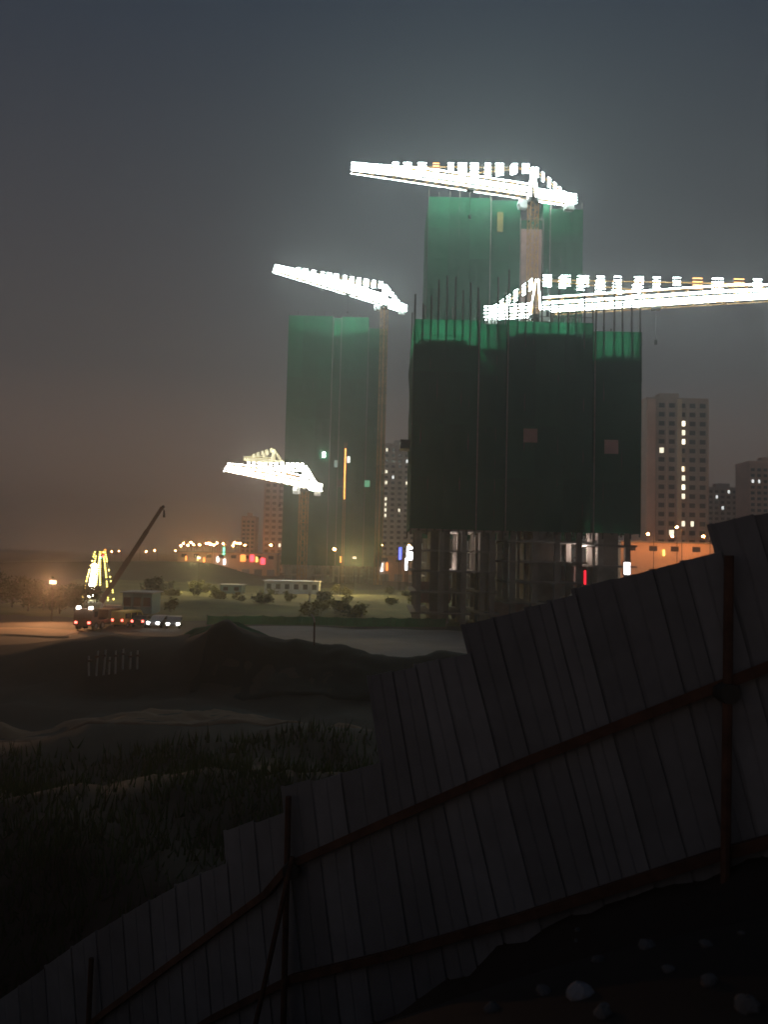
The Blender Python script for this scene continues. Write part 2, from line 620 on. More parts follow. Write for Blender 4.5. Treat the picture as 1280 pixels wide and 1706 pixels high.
# main tower, nearest
Y1 = 112.0
xs = px_tower((686, 795, 845, 990, 1069), Y1, 750)
cx = xs[0]
X = [x - cx for x in xs]
zA, zB, zC = zat(740, 572, Y1), zat(900, 563, Y1 + 2), zat(1030, 598, Y1)
tA, tB, tC = zat(740, 533, Y1), zat(900, 541, Y1 + 2), zat(1030, 553, Y1)
zb1 = zat(860, 884, Y1)
TM = netted_tower('netted_tower', 'nearest dark tower wrapped in green netting, standing on open concrete legs', (cx, Y1, 0), 0,
                  [(X[0], X[1], 0, 17, zA, tA), (X[1], X[2], 1.6, 17, zA, tA), (X[2], X[3], .7, 17, zB, tB), (X[3], X[4], 0, 15, zC, tC)], zb1)
# loading platform sticking out on the left and two boarded openings in the net
lp = P(680, 746, Y1 + 4)
MB().box(-1.6, .1, 3, 6, lp.z - .25, lp.z).box(-1.6, -1.5, 3, 6, lp.z, lp.z + 1.1).box(-1.6, 0, 3, 3.08, lp.z, lp.z + 1.1).build('loading_platform', M_DARKM, TM)
for (px, py) in ((885, 725), (1018, 745)):
    q = P(px, py, Y1) - Vector((cx, Y1, 0))
    yy = (.7 if px < 990 else 0) - .42
    MB().box(q.x - 1.0, q.x + 1.0, yy, yy + .08, q.z - 1.0, q.z + 1.0).build('boarded_opening', M_CONCP, TM)
# site fence-like brick infill on the open storeys
for (a, b_, z0, z1, yy) in ((1.5, 6.5, 3, 6.2, 6), (13, 19, .2, 3.4, 5), (20, 26, .2, 3.2, 4), (24, 31, 6, 9, 9)):
    MB().box(a, b_, yy, yy + .2, z0, z1).build('infill_wall', M_CONCP, TM)

# tall tower behind
Y2 = 172.0
xs = px_tower((713, 817, 868, 907, 917, 972), Y2, 420)
cx2 = xs[0]
X = [x - cx2 for x in xs]
z2, t2 = zat(800, 362, Y2), zat(800, 330, Y2)
TB = netted_tower('netted_tower', 'tallest green netted tower, rising behind the nearest dark one', (cx2, Y2, 0), 0,
                  [(X[0], X[1], 0, 18, z2, t2), (X[1], X[2], 1.0, 18, z2, t2), (X[2], X[3], 2.2, 18, z2 - 2, z2 + .5),
                   (X[3], X[4], 1.4, 18, z2, t2), (X[4], X[5], .3, 18, z2 - 4, t2 - 2)], 14, pole_up=(1, 3), pole_step=2.2)
# reddish hoist shaft facing between the nets
MB().box(X[2] + .3, X[3] - .3, 1.2, 1.7, 10, zat(885, 378, Y2)).build('hoist_shaft_wall', M_CONCP, TB)
MB().box(X[1] + 1.6, X[1] + 2.9, .5, .62, zat(845, 385, Y2), zat(845, 352, Y2)).build('boarded_opening', mat('ochre_board', (.12, .10, .03)), TB)

# left tower
Y3 = 268.0
xs = px_tower((474, 549, 563, 609, 640), Y3, 760)
cx3 = xs[0]
X = [x - cx3 for x in xs]
z3, t3 = zat(550, 556, Y3), zat(550, 527, Y3)
TL = netted_tower('netted_tower', 'hazy green netted tower on the left behind the small low crane', (cx3, Y3, 0), 0,
                  [(X[0], X[1], 0, 18, z3, t3), (X[1], X[2], 2.0, 18, z3, t3), (X[2], X[3], .4, 18, z3, t3), (X[3], X[4], 1.4, 18, z3 - 4, t3 - 3.5)],
                  6, pole_up=(.6, 2), pole_step=3)
q = P(575, 790, Y3) - Vector((cx3, Y3, 0))
hm_ = MB()
for dx in (-.35, .35):
    hm_.beam((q.x + dx, -1.2, 0), (q.x + dx, -1.2, zat(575, 738, Y3)), .09, 4)
for k in range(40):
    z = 1 + k * 1.2
    if z < zat(575, 738, Y3) - 1:
        hm_.beam((q.x - .35, -1.2, z), (q.x + .35, -1.2, z + 1.2), .05, 4)
ho = hm_.build('hoist_mast', M_CRANE, TL)
MB().beam((q.x, -1.45, zat(575, 832, Y3)), (q.x, -1.45, zat(575, 748, Y3)), .16, 4).build('lamp_strip', E_AMBER, ho)
MB().box(q.x - 2.4, q.x - .6, -2, -.6, zat(575, 812, Y3), zat(575, 800, Y3)).build('hoist_cage', M_DARKM, ho)
for (px, py, w_, h_, m_) in ((540, 758, .7, 1.6, E_WORK), (581, 766, 1.0, 2.2, E_WINW), (561, 772, 1.8, 2.4, emit('teal_net_glow', (.25, .8, .7), .22)),
                             (612, 806, 1.8, 2.2, emit('green_net_glow', (.08, .75, .35), .4)), (568, 932, .5, 2.2, E_AMBER)):  # teal and green boxes emit the glow of lamps behind the net
    q = P(px, py, Y3) - Vector((cx3, Y3, 0))
    yy = -.75 if px < 549 else 1.3 if px < 563 else -.4
    MB().box(q.x - w_ / 2, q.x + w_ / 2, yy - .3, yy, q.z - h_ / 2, q.z + h_ / 2).build('lit_opening', m_, TL)


# ------------------------------------------------------------------ tower cranes
def mast_section_mesh(w, hh):
    b = MB()
    a = w / 2
    for sx in (-a, a):
        for sy in (-a, a):
            b.beam((sx, sy, 0), (sx, sy, hh), .1)
    cs = [(-a, -a), (a, -a), (a, a), (-a, a)]
    for k in range(4):
        p, q = cs[k], cs[(k + 1) % 4]
        b.beam((*p, 0), (*q, 0), .06)
        b.beam((*p, 0), (*q, hh / 2), .055)
        b.beam((*q, hh / 2), (*p, hh), .055)
        b.beam((*p, hh / 2), (*q, hh / 2), .05)
    return b.mesh('mast_section', M_CRANE)


def crane(label, base, yaw, Hj, L, Lc, apex, w=1.7, d=2.9, r=.13, led=E_LED, mw=1.8, zmin=0.0, webstep=2.4, ambers=(), p1=.82, p2=.42, headled=True):
    t = thing('tower_crane', label, 'crane', base, yaw, 'tower cranes lit with strings of lamps')
    sec = mast_section_mesh(mw, 3.0)
    z = Hj - 1.2
    while z > zmin:
        o = link('mast_section', sec, t)
        z -= 3.0
        o.location = (0, 0, z)
    MB().cyl((0, 0, Hj - .75), (0, 0, 1), mw * .75, .9, 12).build('slewing_ring', M_DARKM, t)
    cb = MB().prism([(.9, Hj - 2.0), (2.6, Hj - 2.0), (3.0, Hj - 1.1), (2.6, Hj + .1), (.9, Hj + .1)], -2.3, -.9).build('cab', M_CABIN, t)
    MB().box(2.1, 2.62, -2.32, -2.28, Hj - 1.2, Hj - .2).box(2.63, 2.68, -2.2, -1.0, Hj - 1.1, Hj - .1).build('window', M_GLASS, cb)
    # tower head
    b = MB()
    top = Vector((0.2, 0, Hj + apex))
    for sx in (-.8, .8):
        for sy in (-.7, .7):
            b.beam((sx, sy, Hj - .2), top + Vector((sx * .15, sy * .15, 0)), .1)
    for k in range(1, 4):
        f = k / 4
        for sy in (-.7, .7):
            zz = Hj - .2 + (apex + .2) * f
            s_ = 1 - .85 * f
            b.beam((-.8 * s_, sy * s_, zz), (.8 * s_, sy * s_, zz), .05)
    hd = b.build('tower_head', M_CRANE, t)
    if headled:
        b = MB()
        for sx in (-.95, .95):
            for sy in (-.8, .8):
                b.strip((sx, sy, Hj), top + Vector((sx * .2, sy * .2, 0)), r)
        b.build('lamp_string', led, hd)
    # jib: triangular lattice boom
    n = int(L / webstep)
    x0 = 1.2
    b = MB()
    pts = [x0 + (L - x0) * k / n for k in range(n + 1)]
    taper = lambda x: 1 - .45 * max(0, (x / L - .55) / .45)
    for k in range(n):
        xa, xb = pts[k], pts[k + 1]
        xm = (xa + xb) / 2
        da, db = d * taper(xa), d * taper(xb)
        for s_ in (-1, 1):
            b.beam((xa, s_ * w / 2, Hj), (xb, s_ * w / 2, Hj), .08)
            b.beam((xa, s_ * w / 2, Hj), (xm, 0, Hj + d * taper(xm)), .045)
            b.beam((xm, 0, Hj + d * taper(xm)), (xb, s_ * w / 2, Hj), .045)
        b.beam((xa, -w / 2, Hj), (xa, w / 2, Hj), .04)
        b.beam((xa, 0, Hj + da), (xb, 0, Hj + db), .09)
    jb = b.build('jib', M_CRANE, t)
    for s_ in (-1, 1):
        MB().strip((x0, s_ * (w / 2 + .18), Hj + .05), (L, s_ * (w / 2 + .18), Hj + .05), r).build('lamp_string', led, jb)
    b = MB()
    for k in range(n):
        b.strip((pts[k], 0, Hj + d * taper(pts[k]) + .2), (pts[k + 1], 0, Hj + d * taper(pts[k + 1]) + .2), r, 9)
    b.build('lamp_string', led, jb)
    # extra strings on both faces, added to imitate the lined band of smeared light
    for s_ in (-1, 1):
        for f_ in (.36, .70):
            b = MB()
            for k in range(n):
                xa, xb = pts[k], pts[k + 1]
                b.beam((xa, s_ * (w / 2 * (1 - f_) + .16), Hj + d * f_ * taper(xa)), (xb, s_ * (w / 2 * (1 - f_) + .16), Hj + d * f_ * taper(xb)), r * .8, 4, cap=False)
            b.build('lamp_string', led, jb)
    # counter jib
    b = MB()
    for s_ in (-1, 1):
        b.beam((-.8, s_ * .7, Hj), (-Lc, s_ * .7, Hj), .12)
        b.beam((-.8, s_ * .7, Hj + 1.1), (-Lc, s_ * .7, Hj + 1.1), .04)
        k = 0.8
        while k < Lc:
            b.beam((-k, s_ * .7, Hj), (-k, s_ * .7, Hj + 1.1), .035)
            k += 1.5
    b.box(-Lc, -.8, -.68, .68, Hj - .04, Hj + .04)
    cj = b.build('counter_jib', M_CRANE, t)
    for s_ in (-1, 1):
        for zz in (-.15, .55, 1.15, 1.8):
            MB().strip((-.9, s_ * .9, Hj + zz), (-Lc - .1, s_ * .9, Hj + zz), r).build('lamp_string', led, cj)
        b = MB()
        k = 1.0
        while k < Lc:
            b.strip((-k, s_ * .92, Hj - .15), (-k, s_ * .92, Hj + 1.8), r * .8)
            k += 1.4
        b.build('lamp_string', led, cj, kind='stuff')
    for k in range(4):
        MB().box(-Lc + .3 + k * .55, -Lc + .75 + k * .55, -.6, .6, Hj - 1.7, Hj + .9).build('counterweight', M_CRANEW, t)
    # pendants; stacked lamp rows added along them imitate smeared light
    for (fx, sgn) in ((p1, 1), (p2, 1), (-.88, -1)):
        end = Vector((fx * L, 0, Hj + d * taper(fx * L))) if sgn > 0 else Vector((fx * Lc, 0, Hj + .9))
        pd = MB()
        for s_ in (-.12, .12):
            pd.beam(top + Vector((0, s_, 0)), end + Vector((0, s_, 0)), .05)
        pd = pd.build('pendant', M_CRANE, t)
        dl = (end - top).length
        stepl = 3.1 if sgn > 0 else 1.6
        k, cnt = 1.0, 0
        while k < dl - 1:
            f0, f1 = k / dl, min(1, (k + stepl * random.uniform(.36, .6)) / dl)
            m_ = E_AMBER if (sgn > 0 and fx == p1 and cnt in ambers) else led
            b = MB()
            for zz in (-1.0, -.4, .2, .8):
                p_, q_ = top.lerp(end, f0) + Vector((0, 0, zz)), top.lerp(end, f1) + Vector((0, 0, zz))
                b.strip(p_, q_, r, 9)
            b.build('smeared_lamp_rows', m_, pd)
            k += stepl * random.uniform(.9, 1.12)
            cnt += 1
    # trolley, rope and hook
    tx = L * .36
    tr = MB().box(tx - .8, tx + .8, -.7, .7, Hj - .5, Hj - .2).build('trolley', M_DARKM, t)
    MB().beam((tx, .1, Hj - .5), (tx, .1, Hj - 6), .03).beam((tx, -.1, Hj - .5), (tx, -.1, Hj - 6), .03).box(tx - .25, tx + .25, -.2, .2, Hj - 6.7, Hj - 5.9).build('hook_block', M_DARKM, tr)
    return t


def place_crane(label, mast_px, Y, tip_px, cj_px, apex_px, **kw):
    root = P(*mast_px, Y)
    tip = PZ(*tip_px, root.z)
    dv = tip - root
    yaw = math.atan2(dv.y, dv.x)
    L = kw.pop('L', None) or dv.length
    cd = math.cos(yaw)
    cw = P(*cj_px, Y)
    Lc = kw.pop('Lc', None) or min(17, max(7, abs((cw.x - root.x) / (cd if abs(cd) > .25 else .25))))
    gz = h(root.x, root.y)
    ap = (mast_px[1] - apex_px[1]) / FPX * Y
    c = crane(label, (root.x, root.y, 0), yaw, root.z, L, Lc, ap, zmin=gz - .5, **kw)
    return c, root, yaw, L


place_crane('highest lamp-strung tower crane, its boom pointing left over the tallest netted tower', (889, 330), 169.5, (586, 285), (962, 330), (885, 277), r=.085, ambers=(7,))
place_crane('lamp-strung tower crane behind the nearest tower, its long boom running out to the right', (893, 524), 141, (1280, 500), (812, 526), (903, 464), L=58, r=.07, p1=.74, p2=.34, ambers=(8, 10))
place_crane('lamp-strung tower crane at the right edge of the hazy left tower', (641, 508), 264, (458, 452), (675, 512), (640, 474), r=.11, w=1.8, d=3.3, ambers=())
place_crane('smallest lit tower crane, standing low in front of the hazy left tower', (507, 812), 225, (379, 785), (527, 818), (508, 777), r=.095, led=E_LEDW, d=3.0, mw=2.0)
place_crane('far-off tower crane with dim yellowish lamps above the low boom', (455, 772), 470, (437, 770), (470, 772), (457, 748), L=20, Lc=8, r=.2, led=E_LEDF, w=2, d=3.0, headled=True)


# ------------------------------------------------------------------ far apartment blocks
def apartment(label, px0, px1, ptop, Y, wall, depth=16, floor=3.0, stripes=(), lit=(), bays=None, group='apartment blocks in the haze'):
    pm = (px0 + px1) / 2
    xa, xb = P(px0, (ptop + 930) / 2, Y).x, P(px1, (ptop + 930) / 2, Y).x
    w = xb - xa
    zt = zat(pm, ptop, Y)
    t = thing('apartment_building', label, 'building', (xa, Y, 0), 0, group)
    MB().box(0, w, 0, depth, -1, zt).build('wall', wall, t)
    rf = MB().box(-.2, w + .2, -.2, .25, zt, zt + 1.0).box(-.2, .25, .27, depth, zt, zt + 1).box(w - .25, w + .2, .27, depth, zt, zt + 1).build('parapet', wall, t)
    MB().box(w * .3, w * .62, 5, 10, zt + .02, zt + 3.6).build('stair_head', wall, rf)
    # floor bands, bays, dark window rows
    bays = bays or max(2, round(w / 3.4))
    nf = int(zt / floor)
    g, bd = MB(), MB()
    for k in range(nf):
        z = k * floor
        bd.box(-.06, w + .06, -.18, -.003, z + 2.72, z + 2.98)
        for b in range(bays):
            x = w * (b + .5) / bays
            g.box(x - .95, x + .95, -.05, .02, z + .9, z + 2.4)
            g.box(x - .03, x + .03, -.09, -.052, z + .9, z + 2.4)
    g.build('window_grid', M_GLASS, t, kind='stuff')
    bd.build('floor_bands', wall, t, kind='stuff')
    for b in range(bays + 1):
        x = w * b / bays
        MB().box(x - .2, x + .2, -.42, -.19, 0, zt).build('pilaster', wall, t)
    for (s0, s1, m_) in stripes:
        a, b = w * (s0 - px0) / (px1 - px0), w * (s1 - px0) / (px1 - px0)
        MB().box(a, b, -.95, -.43, 0, zt + .4).build('facade_strip', m_, t)
    for (px, py, wf, m_) in lit:
        q = P(px, py, Y)
        k = int(q.z // floor)
        b = min(bays - 1, max(0, int((q.x - xa) / w * bays)))
        x = w * (b + .5) / bays
        f = MB().box(x - .95 * wf, x + .95 * wf, -.14, -.1, k * floor + .85, k * floor + 2.5).build('window', m_, t)
        MB().box(x - 1.05 * wf, x + 1.05 * wf, -.2, -.145, k * floor + .7, k * floor + .84).build('sill', wall, f)
    return t


apartment('tall apartment block with a beige strip right of the nearest tower', 1077, 1180, 668, 255, mat('streetlit_render', (.40, .30, .26), .9, .15, .2),  # wall colour carries the warm light of the street lamps
          stripes=((1078, 1091, M_WALLP), (1128, 1135, M_WALLB)),  # rose strip paints the lamplit side; beige one is a pilaster
          lit=[(1141, y_, 1, E_WIN) for y_ in (701, 711, 721, 731, 741, 800, 809, 818, 827, 880)] + [(1141, 778, 1, emit('lit_window_amber', (1, .7, .35), .8)), (1103, 745, .7, E_WIN), (1141, 789, .6, E_WIN), (1112, 893, .8, E_WIN), (1150, 868, .5, E_WIN)])
apartment('low grey block just right of the tall beige-striped one', 1180, 1250, 815, 430, M_WALLG, lit=[(1193, 832, .6, E_WINW), (1212, 818, .6, E_WINW), (1203, 845, .6, E_WINW), (1243, 820, .6, E_WINW), (1222, 870, .6, E_WIN)])
apartment('dim brownish block cut by the right edge above the hoarding', 1250, 1345, 772, 400, M_WALLP, lit=[(1243, 802, .6, E_WINW), (1262, 800, .5, E_WINW)])
apartment('pale apartment block seen in the gap left of the nearest tower', 637, 694, 742, 425, M_WALLW,
          lit=[(643, 790, .6, E_WIN), (643, 800, .6, E_WIN), (643, 835, .6, E_WIN), (643, 846, .6, E_WIN), (642, 862, .6, E_WIN), (656, 793, .6, E_WINW), (677, 808, .5, E_WIN), (634, 843, .5, E_WIN), (660, 846, .5, E_WIN), (680, 765, .5, E_WINW), (646, 750, .5, E_WIN)])
apartment('dim narrow block just left of the hazy green tower', 440, 473, 779, 390, M_WALLG, lit=[(462, 905, .6, E_WIN)])
apartment('faint stubby block far behind the street lamps on the left', 402, 424, 862, 560, M_WALLP)


# ------------------------------------------------------------------ low buildings, signs and street lamps
def low_block(label, px0, px1, pytop, Y, wall, signs=(), doors=4):
    xa, xb = P(px0, pytop, Y).x, P(px1, pytop, Y).x
    zt = zat((px0 + px1) / 2, pytop, Y)
    w = xb - xa
    g = h((xa + xb) / 2, Y)
    t = thing('shop_row', label, 'building', (xa, Y, g), 0)
    zt -= g
    MB().box(0, w, 0, 10, -1, zt).build('wall', wall, t)
    MB().box(-.3, w + .3, -.6, 10.3, zt + .003, zt + .35).build('roof', M_ROOF, t)
    nd = max(2, int(w / 5))
    for k in range(nd):
        x = w * (k + .5) / nd
        MB().box(x - 1.6, x + 1.6, -.06, .02, .1, 2.7).build('shutter', M_ROOF, t)
        MB().box(x - 1.1, x + 1.1, -.06, .02, zt - 2.3, zt - .9).build('window', M_GLASS, t)
    for (px, py, sw, sh, m_) in signs:
        q = P(px, py, Y)
        MB().box(q.x - xa - sw / 2, q.x - xa + sw / 2, -.5, -.25, q.z - g - sh / 2, q.z - g + sh / 2).build('shop_sign', m_, t)
    return t


low_block('low row of shops with small coloured signs under the street lamps on the left', 296, 462, 921, 335, M_WALLB,
          signs=[(373, 918, .8, 3.2, E_GRN), (363, 932, .6, 2, E_WHITE), (405, 930, 2.2, 2.6, E_ORG), (420, 930, 1.6, 2.8, E_RED), (438, 935, 1.8, 2.6, E_RED),
                 (428, 932, .8, 2.2, emit('gold_sign', (1, .7, .15), 2.5)), (374, 936, .6, 2.2, E_WHITE), (340, 933, .7, 2, E_ORG), (330, 930, .6, 2, emit('gold_sign', (1, .7, .15), 2.5)), (310, 930, .6, 2, E_ORG)])
low_block('low roadside building glowing orange in the gap left of the nearest tower', 630, 700, 926, 300, M_WALLB, signs=[(636, 945, .6, 3.4, E_FLOOD if False else E_WHITE), (645, 944, .5, 3.0, E_ORG)])
low_block('low roadside building glowing orange above the hoarding on the right', 1035, 1215, 905, 215, M_WALLB, signs=[(1106, 921, .5, 1.6, emit('gold_sign', (1, .7, .15), 2.5))])


def billboard(label, px, py, Y, w, hh, m_):
    q = P(px, py, Y)
    g = h(q.x, Y)
    t = thing('lit_sign', label, 'sign', (q.x, Y, g))
    z = q.z - g
    MB().box(-w / 2, w / 2, -.2, 0, z - hh / 2, z + hh / 2).build('panel', m_, t)
    MB().box(-w / 2 - .12, w / 2 + .12, .003, .2, z - hh / 2 - .12, z + hh / 2 + .12).build('frame', M_DARKM, t)
    for s_ in (-1, 1):
        MB().beam((s_ * w * .3, .1, -.5), (s_ * w * .3, .1, z - hh / 2), .1, 6).build('post', M_DARKM, t)


billboard('bright white square lit sign left of the nearest tower', 684, 922, 215, 2.0, 3.6, E_WHITE)
billboard('narrow blue lit sign beside the bright white one', 667, 922, 220, .8, 3.4, E_BLUE)
billboard('slim white lit sign just below the bright white one', 677, 940, 205, .6, 3.0, E_WHITE)
billboard('thin red lit sign over the hoarding under the nearest tower', 975, 962, 95, .22, 1.7, emit('red_tube', (1.0, .01, .03), 1.6))
billboard('small white lit sign over the hoarding at the foot of the nearest tower', 1045, 947, 100, .7, 1.5, E_WHITE)


def lamp_proto(name, hh, m_, r, label, group, arm=1.4):
    t = thing(name, label, 'street lamp', (0, 0, -500), 0, group)
    b = MB().beam((0, 0, -1), (0, 0, hh - .6), .11, 6, .06)
    b.build('pole', M_DARKM, t)
    MB().beam((0, 0, hh - .6), (-arm * .5, 0, hh - .12), .05, 5).beam((-arm * .5, 0, hh - .12), (-arm, 0, hh), .045, 5).build('arm', M_DARKM, t)
    hd = MB().box(-arm - .75, -arm + .1, -.17, .17, hh - .02, hh + .16).build('lamp_head', M_DARKM, t)
    MB().ball((-arm - .3, 0, hh - .12), r, 8, 5, .75).build('bulb', m_, hd)
    return t


def put_lamps(proto, spots, Y=None, labels=None):
    first = True
    for i, s_ in enumerate(spots):
        px, py, Yd = s_
        hh = proto['lamp_h']
        q = P(px, py, Yd)
        g = q.z - hh
        loc = (q.x, Yd, max(g, h(q.x, Yd) - .6))
        rz = random.uniform(-.5, .5)
        o = proto if first else dup(proto, (0, 0, 0), 0)
        first = False
        o.location = loc
        o.rotation_euler = (0, 0, rz)
        if labels:
            o['label'] = labels[i]
            if 'group' in o:
                del o['group']


pr = lamp_proto('street_lamp', 11.0, E_SODF, .42, 'small orange street lamp in the crowded far row on the left', 'far street lamps on the left')
pr['lamp_h'] = 11.0
row = []
for px in (307, 312, 319, 324, 328, 338, 350, 354, 358, 362, 366, 377, 393, 397, 401, 406, 413, 449, 457):
    row.append((px, 906 + random.uniform(-2.5, 3), random.uniform(290, 420)))
put_lamps(pr, row)
pr = lamp_proto('street_lamp', 9.0, E_SODF, .3, 'faint far street lamp left of the crowded lamp row', 'faint far lamps')
pr['lamp_h'] = 9.0
put_lamps(pr, [(p_, 917 + random.uniform(-2, 3), random.uniform(430, 520)) for p_ in (191, 202, 233, 248, 262, 297)])
pr = lamp_proto('street_lamp', 12.0, E_SOD, .3, '', None)
pr['lamp_h'] = 12.0
put_lamps(pr, [(1090, 889, 205), (1129, 893, 200), (1184, 893, 208), (568, 930, 190), (644, 907, 270), (689, 908, 280), (1137, 878, 207)],
          labels=['orange street lamp at the foot of the pale strip, right of the nearest tower', 'brightest orange street lamp above the hoarding, right of the nearest tower',
                  'orange street lamp glowing at the corner of the highest hoarding sheet', 'lone orange lamp low in front of the hazy green tower',
                  'orange street lamp in the gap, nearest the hazy green tower', 'orange street lamp in the gap, above the bright white sign',
                  'orange street lamp slightly higher, beside the brightest one on the right'])


# flood lamps on masts over the work area
def flood_mast(label, px, py, Y, hh, aim, power, col=(1.0, .80, .40), size=.5):
    q = P(px, py, Y)
    g = h(q.x, Y)
    hh = max(hh, q.z - g) if hh == 0 else hh
    t = thing('flood_lamp_mast', label, 'lamp', (q.x, Y, g))
    MB().beam((0, 0, -.5), (0, 0, hh), .09, 6, .06).build('pole', M_DARKM, t)
    hd = MB().box(-size, size, -.1, .12, hh - .05, hh + .5).build('lamp_head', M_DARKM, t)
    MB().box(-size + .05, size - .05, -.125, -.103, hh, hh + .45).build('lens', emit('mast_lens', (1, .85, .55), 3), hd)
    ld = bpy.data.lights.new('flood_light', 'SPOT')
    ld.energy = power
    ld.color = col
    ld.spot_size = R(130)
    ld.spot_blend = .6
    ld.shadow_soft_size = .3
    lo = bpy.data.objects.new('flood_light', ld)
    COL.objects.link(lo)
    lo.parent = hd
    lo.location = (0, -.3, hh + .2)
    dv = Vector(aim) - (Vector((q.x, Y, g)) + lo.location)
    lo.rotation_euler = dv.to_track_quat('-Z', 'Y').to_euler()
    return t


flood_mast('lamp mast lighting the yellowish scrub behind the concrete strip', 590, 960, 200, 9, (-12, 150, 0), 17000, (1, .78, .28))
flood_mast('lamp mast over the scrub left of the white cabin', 330, 965, 195, 8, (-35, 150, 0), 14000, (1, .78, .28))
flood_mast('lamp mast beside the haul road at the far left', 88, 975, 107, 5.0, (-40, 91, 0), 15000, (1, .45, .18))


# deck lamps on the netted towers (they make the net above the decks glow)
def deck_lamp(label, loc, power, col=(.75, 1, .85)):
    t = thing('deck_lamp', label, 'lamp', loc)
    MB().beam((0, 0, 0), (0, 0, 1.6), .04, 5).beam((-.4, 0, .02), (.4, 0, .02), .03).beam((0, -.4, .05), (0, .4, .05), .03).build('stand', M_DARKM, t)
    hd = MB().box(-.3, .3, -.1, .1, 1.6, 1.95).build('lamp_head', M_DARKM, t)
    MB().box(-.27, .27, -.13, -.103, 1.63, 1.92).build('lens', E_WORK, hd)
    ld = bpy.data.lights.new('deck_light', 'POINT')
    ld.energy = power
    ld.color = col
    ld.shadow_soft_size = .25
    lo = bpy.data.objects.new('deck_light', ld)
    COL.objects.link(lo)
    lo.parent = hd
    lo.location = (0, -.5, 1.9)


def on(root, x, y, z):
    return (root.location.x + x, root.location.y + y, z)


for (x, z, w_) in ((3, zA, 'left'), (8, zA, 'left of centre'), (16, zB, 'centre'), (23, zB, 'right of centre'), (29.5, zC, 'right')):
    deck_lamp('work lamp on the %s of the nearest tower deck behind the net' % w_, on(TM, x, 5, z), 1700)
for (x, z, w_) in ((5, z2, 'left'), (18, z2, 'middle'), (30, z2 - 4, 'right')):
    deck_lamp('work lamp on the %s of the tallest tower deck' % w_, on(TB, x, 6, z), 1200)
for (x, z, w_) in ((6, z3, 'left'), (17, z3, 'middle'), (24, z3, 'right')):
    deck_lamp('work lamp on the %s of the hazy left tower deck' % w_, on(TL, x, 6, z), 2200)


# work lights hung inside the open legs of the nearest tower
def hung_lamp(label, px, py, Y, m_=E_WORK, power=120, col=(1, .85, .75)):
    q = P(px, py, Y)
    t = thing('hanging_work_lamp', label, 'lamp', q)
    MB().beam((0, 0, .1), (0, 0, 1.0), .02).build('cable', M_DARKM, t)
    hd = MB().beam((0, 0, .1), (0, 0, -.1), .06, 8, .16).build('shade', M_DARKM, t)
    MB().ball((0, 0, -.2), .14, 8, 5, 1.6).build('bulb', m_, hd)
    if power:
        ld = bpy.data.lights.new('bulb_light', 'POINT')
        ld.energy = power
        ld.color = col
        ld.shadow_soft_size = .15
        lo = bpy.data.objects.new('bulb_light', ld)
        COL.objects.link(lo)
        lo.parent = hd
        lo.location = (0, 0, -.45)


hung_lamp('work lamp hung at the left among the concrete legs of the nearest tower', 745, 895, 122, power=900)
hung_lamp('work lamp hung at the right among the concrete legs of the nearest tower', 969, 905, 118, power=900)
hung_lamp('work lamp hung at the middle among the concrete legs of the nearest tower', 893, 905, 124, power=160)
hung_lamp('work lamp hung low near the left concrete legs of the nearest tower', 745, 935, 126, power=400)


# ------------------------------------------------------------------ light tower strung with yellow bulbs, far left
q = P(163, 1000, 150)
g = h(q.x, 150)
t = thing('light_tower', 'tapering lattice light tower strung with yellow bulbs, white lamps down its middle', 'light tower', (q.x, 150, g))
zt = zat(163, 918, 150) - g
b, s1 = MB(), []
cn = [(-2.5, -1.6), (2.5, -1.6), (2.5, 1.6), (-2.5, 1.6)]
for (x, y_) in cn:
    b.beam((x, y_, -.3), (x * .3, y_ * .3, zt), .09)
for k in range(1, 6):
    f = k / 6
    s_ = 1 - .7 * f
    for i in range(4):
        p_, r_ = cn[i], cn[(i + 1) % 4]
        b.beam((p_[0] * s_, p_[1] * s_, zt * f), (r_[0] * s_, r_[1] * s_, zt * f), .05)
b.build('lattice', M_DARKM, t)
for (x, y_) in cn:
    bb = MB()
    for k in range(22):
        f = (k + .5) / 22
        if random.random() < .8:
            sag = .12 * math.sin(math.pi * f)
            bb.ball((x * (1 - .7 * f) + math.copysign(sag, x), y_ * (1 - .7 * f) - .12, zt * f), .12, 6, 4)
    bb.build('bulb_string', E_YEL, t, kind='stuff')
for (x0_, dx) in ((-.2, .5), (.6, -.3)):
    bb = MB()
    for k in range(16):
        f = (k + .5) / 16
        bb.ball((x0_ + dx * f, -.9, zt * (.3 + .7 * f)), .12, 6, 4)
    bb.build('bulb_string', E_YEL, t, kind='stuff')
for k in range(7):
    zz = zt * (.06 + .1 * k)
    MB().box(-1.45 + .1 * k, -.45 + .05 * k, -1.5, -1.3, zz, zz + .75).build('flood_lamp', emit('tower_flood', (1, .95, .8), 45), t)
for (x, z, m_) in ((.6, .97, E_ORG), (1.0, .9, E_RED), (.5, .86, E_GRN), (1.35, 1.02, E_ORG)):
    MB().ball((x, -1.2, zt * z), .24, 8, 5).build('signal_lamp', m_, t)


# ------------------------------------------------------------------ vehicles on the haul road
def wheel(t, x, y_, r=.34, w=.22):
    o = MB().cyl((x, y_, r), (0, 1, 0), r, w, 14).build('wheel', M_TYRE, t)
    MB().cyl((x, y_ + math.copysign(w / 2 + .012, y_), r), (0, 1, 0), r * .58, .02, 10).build('rim', M_PAINTS, o)


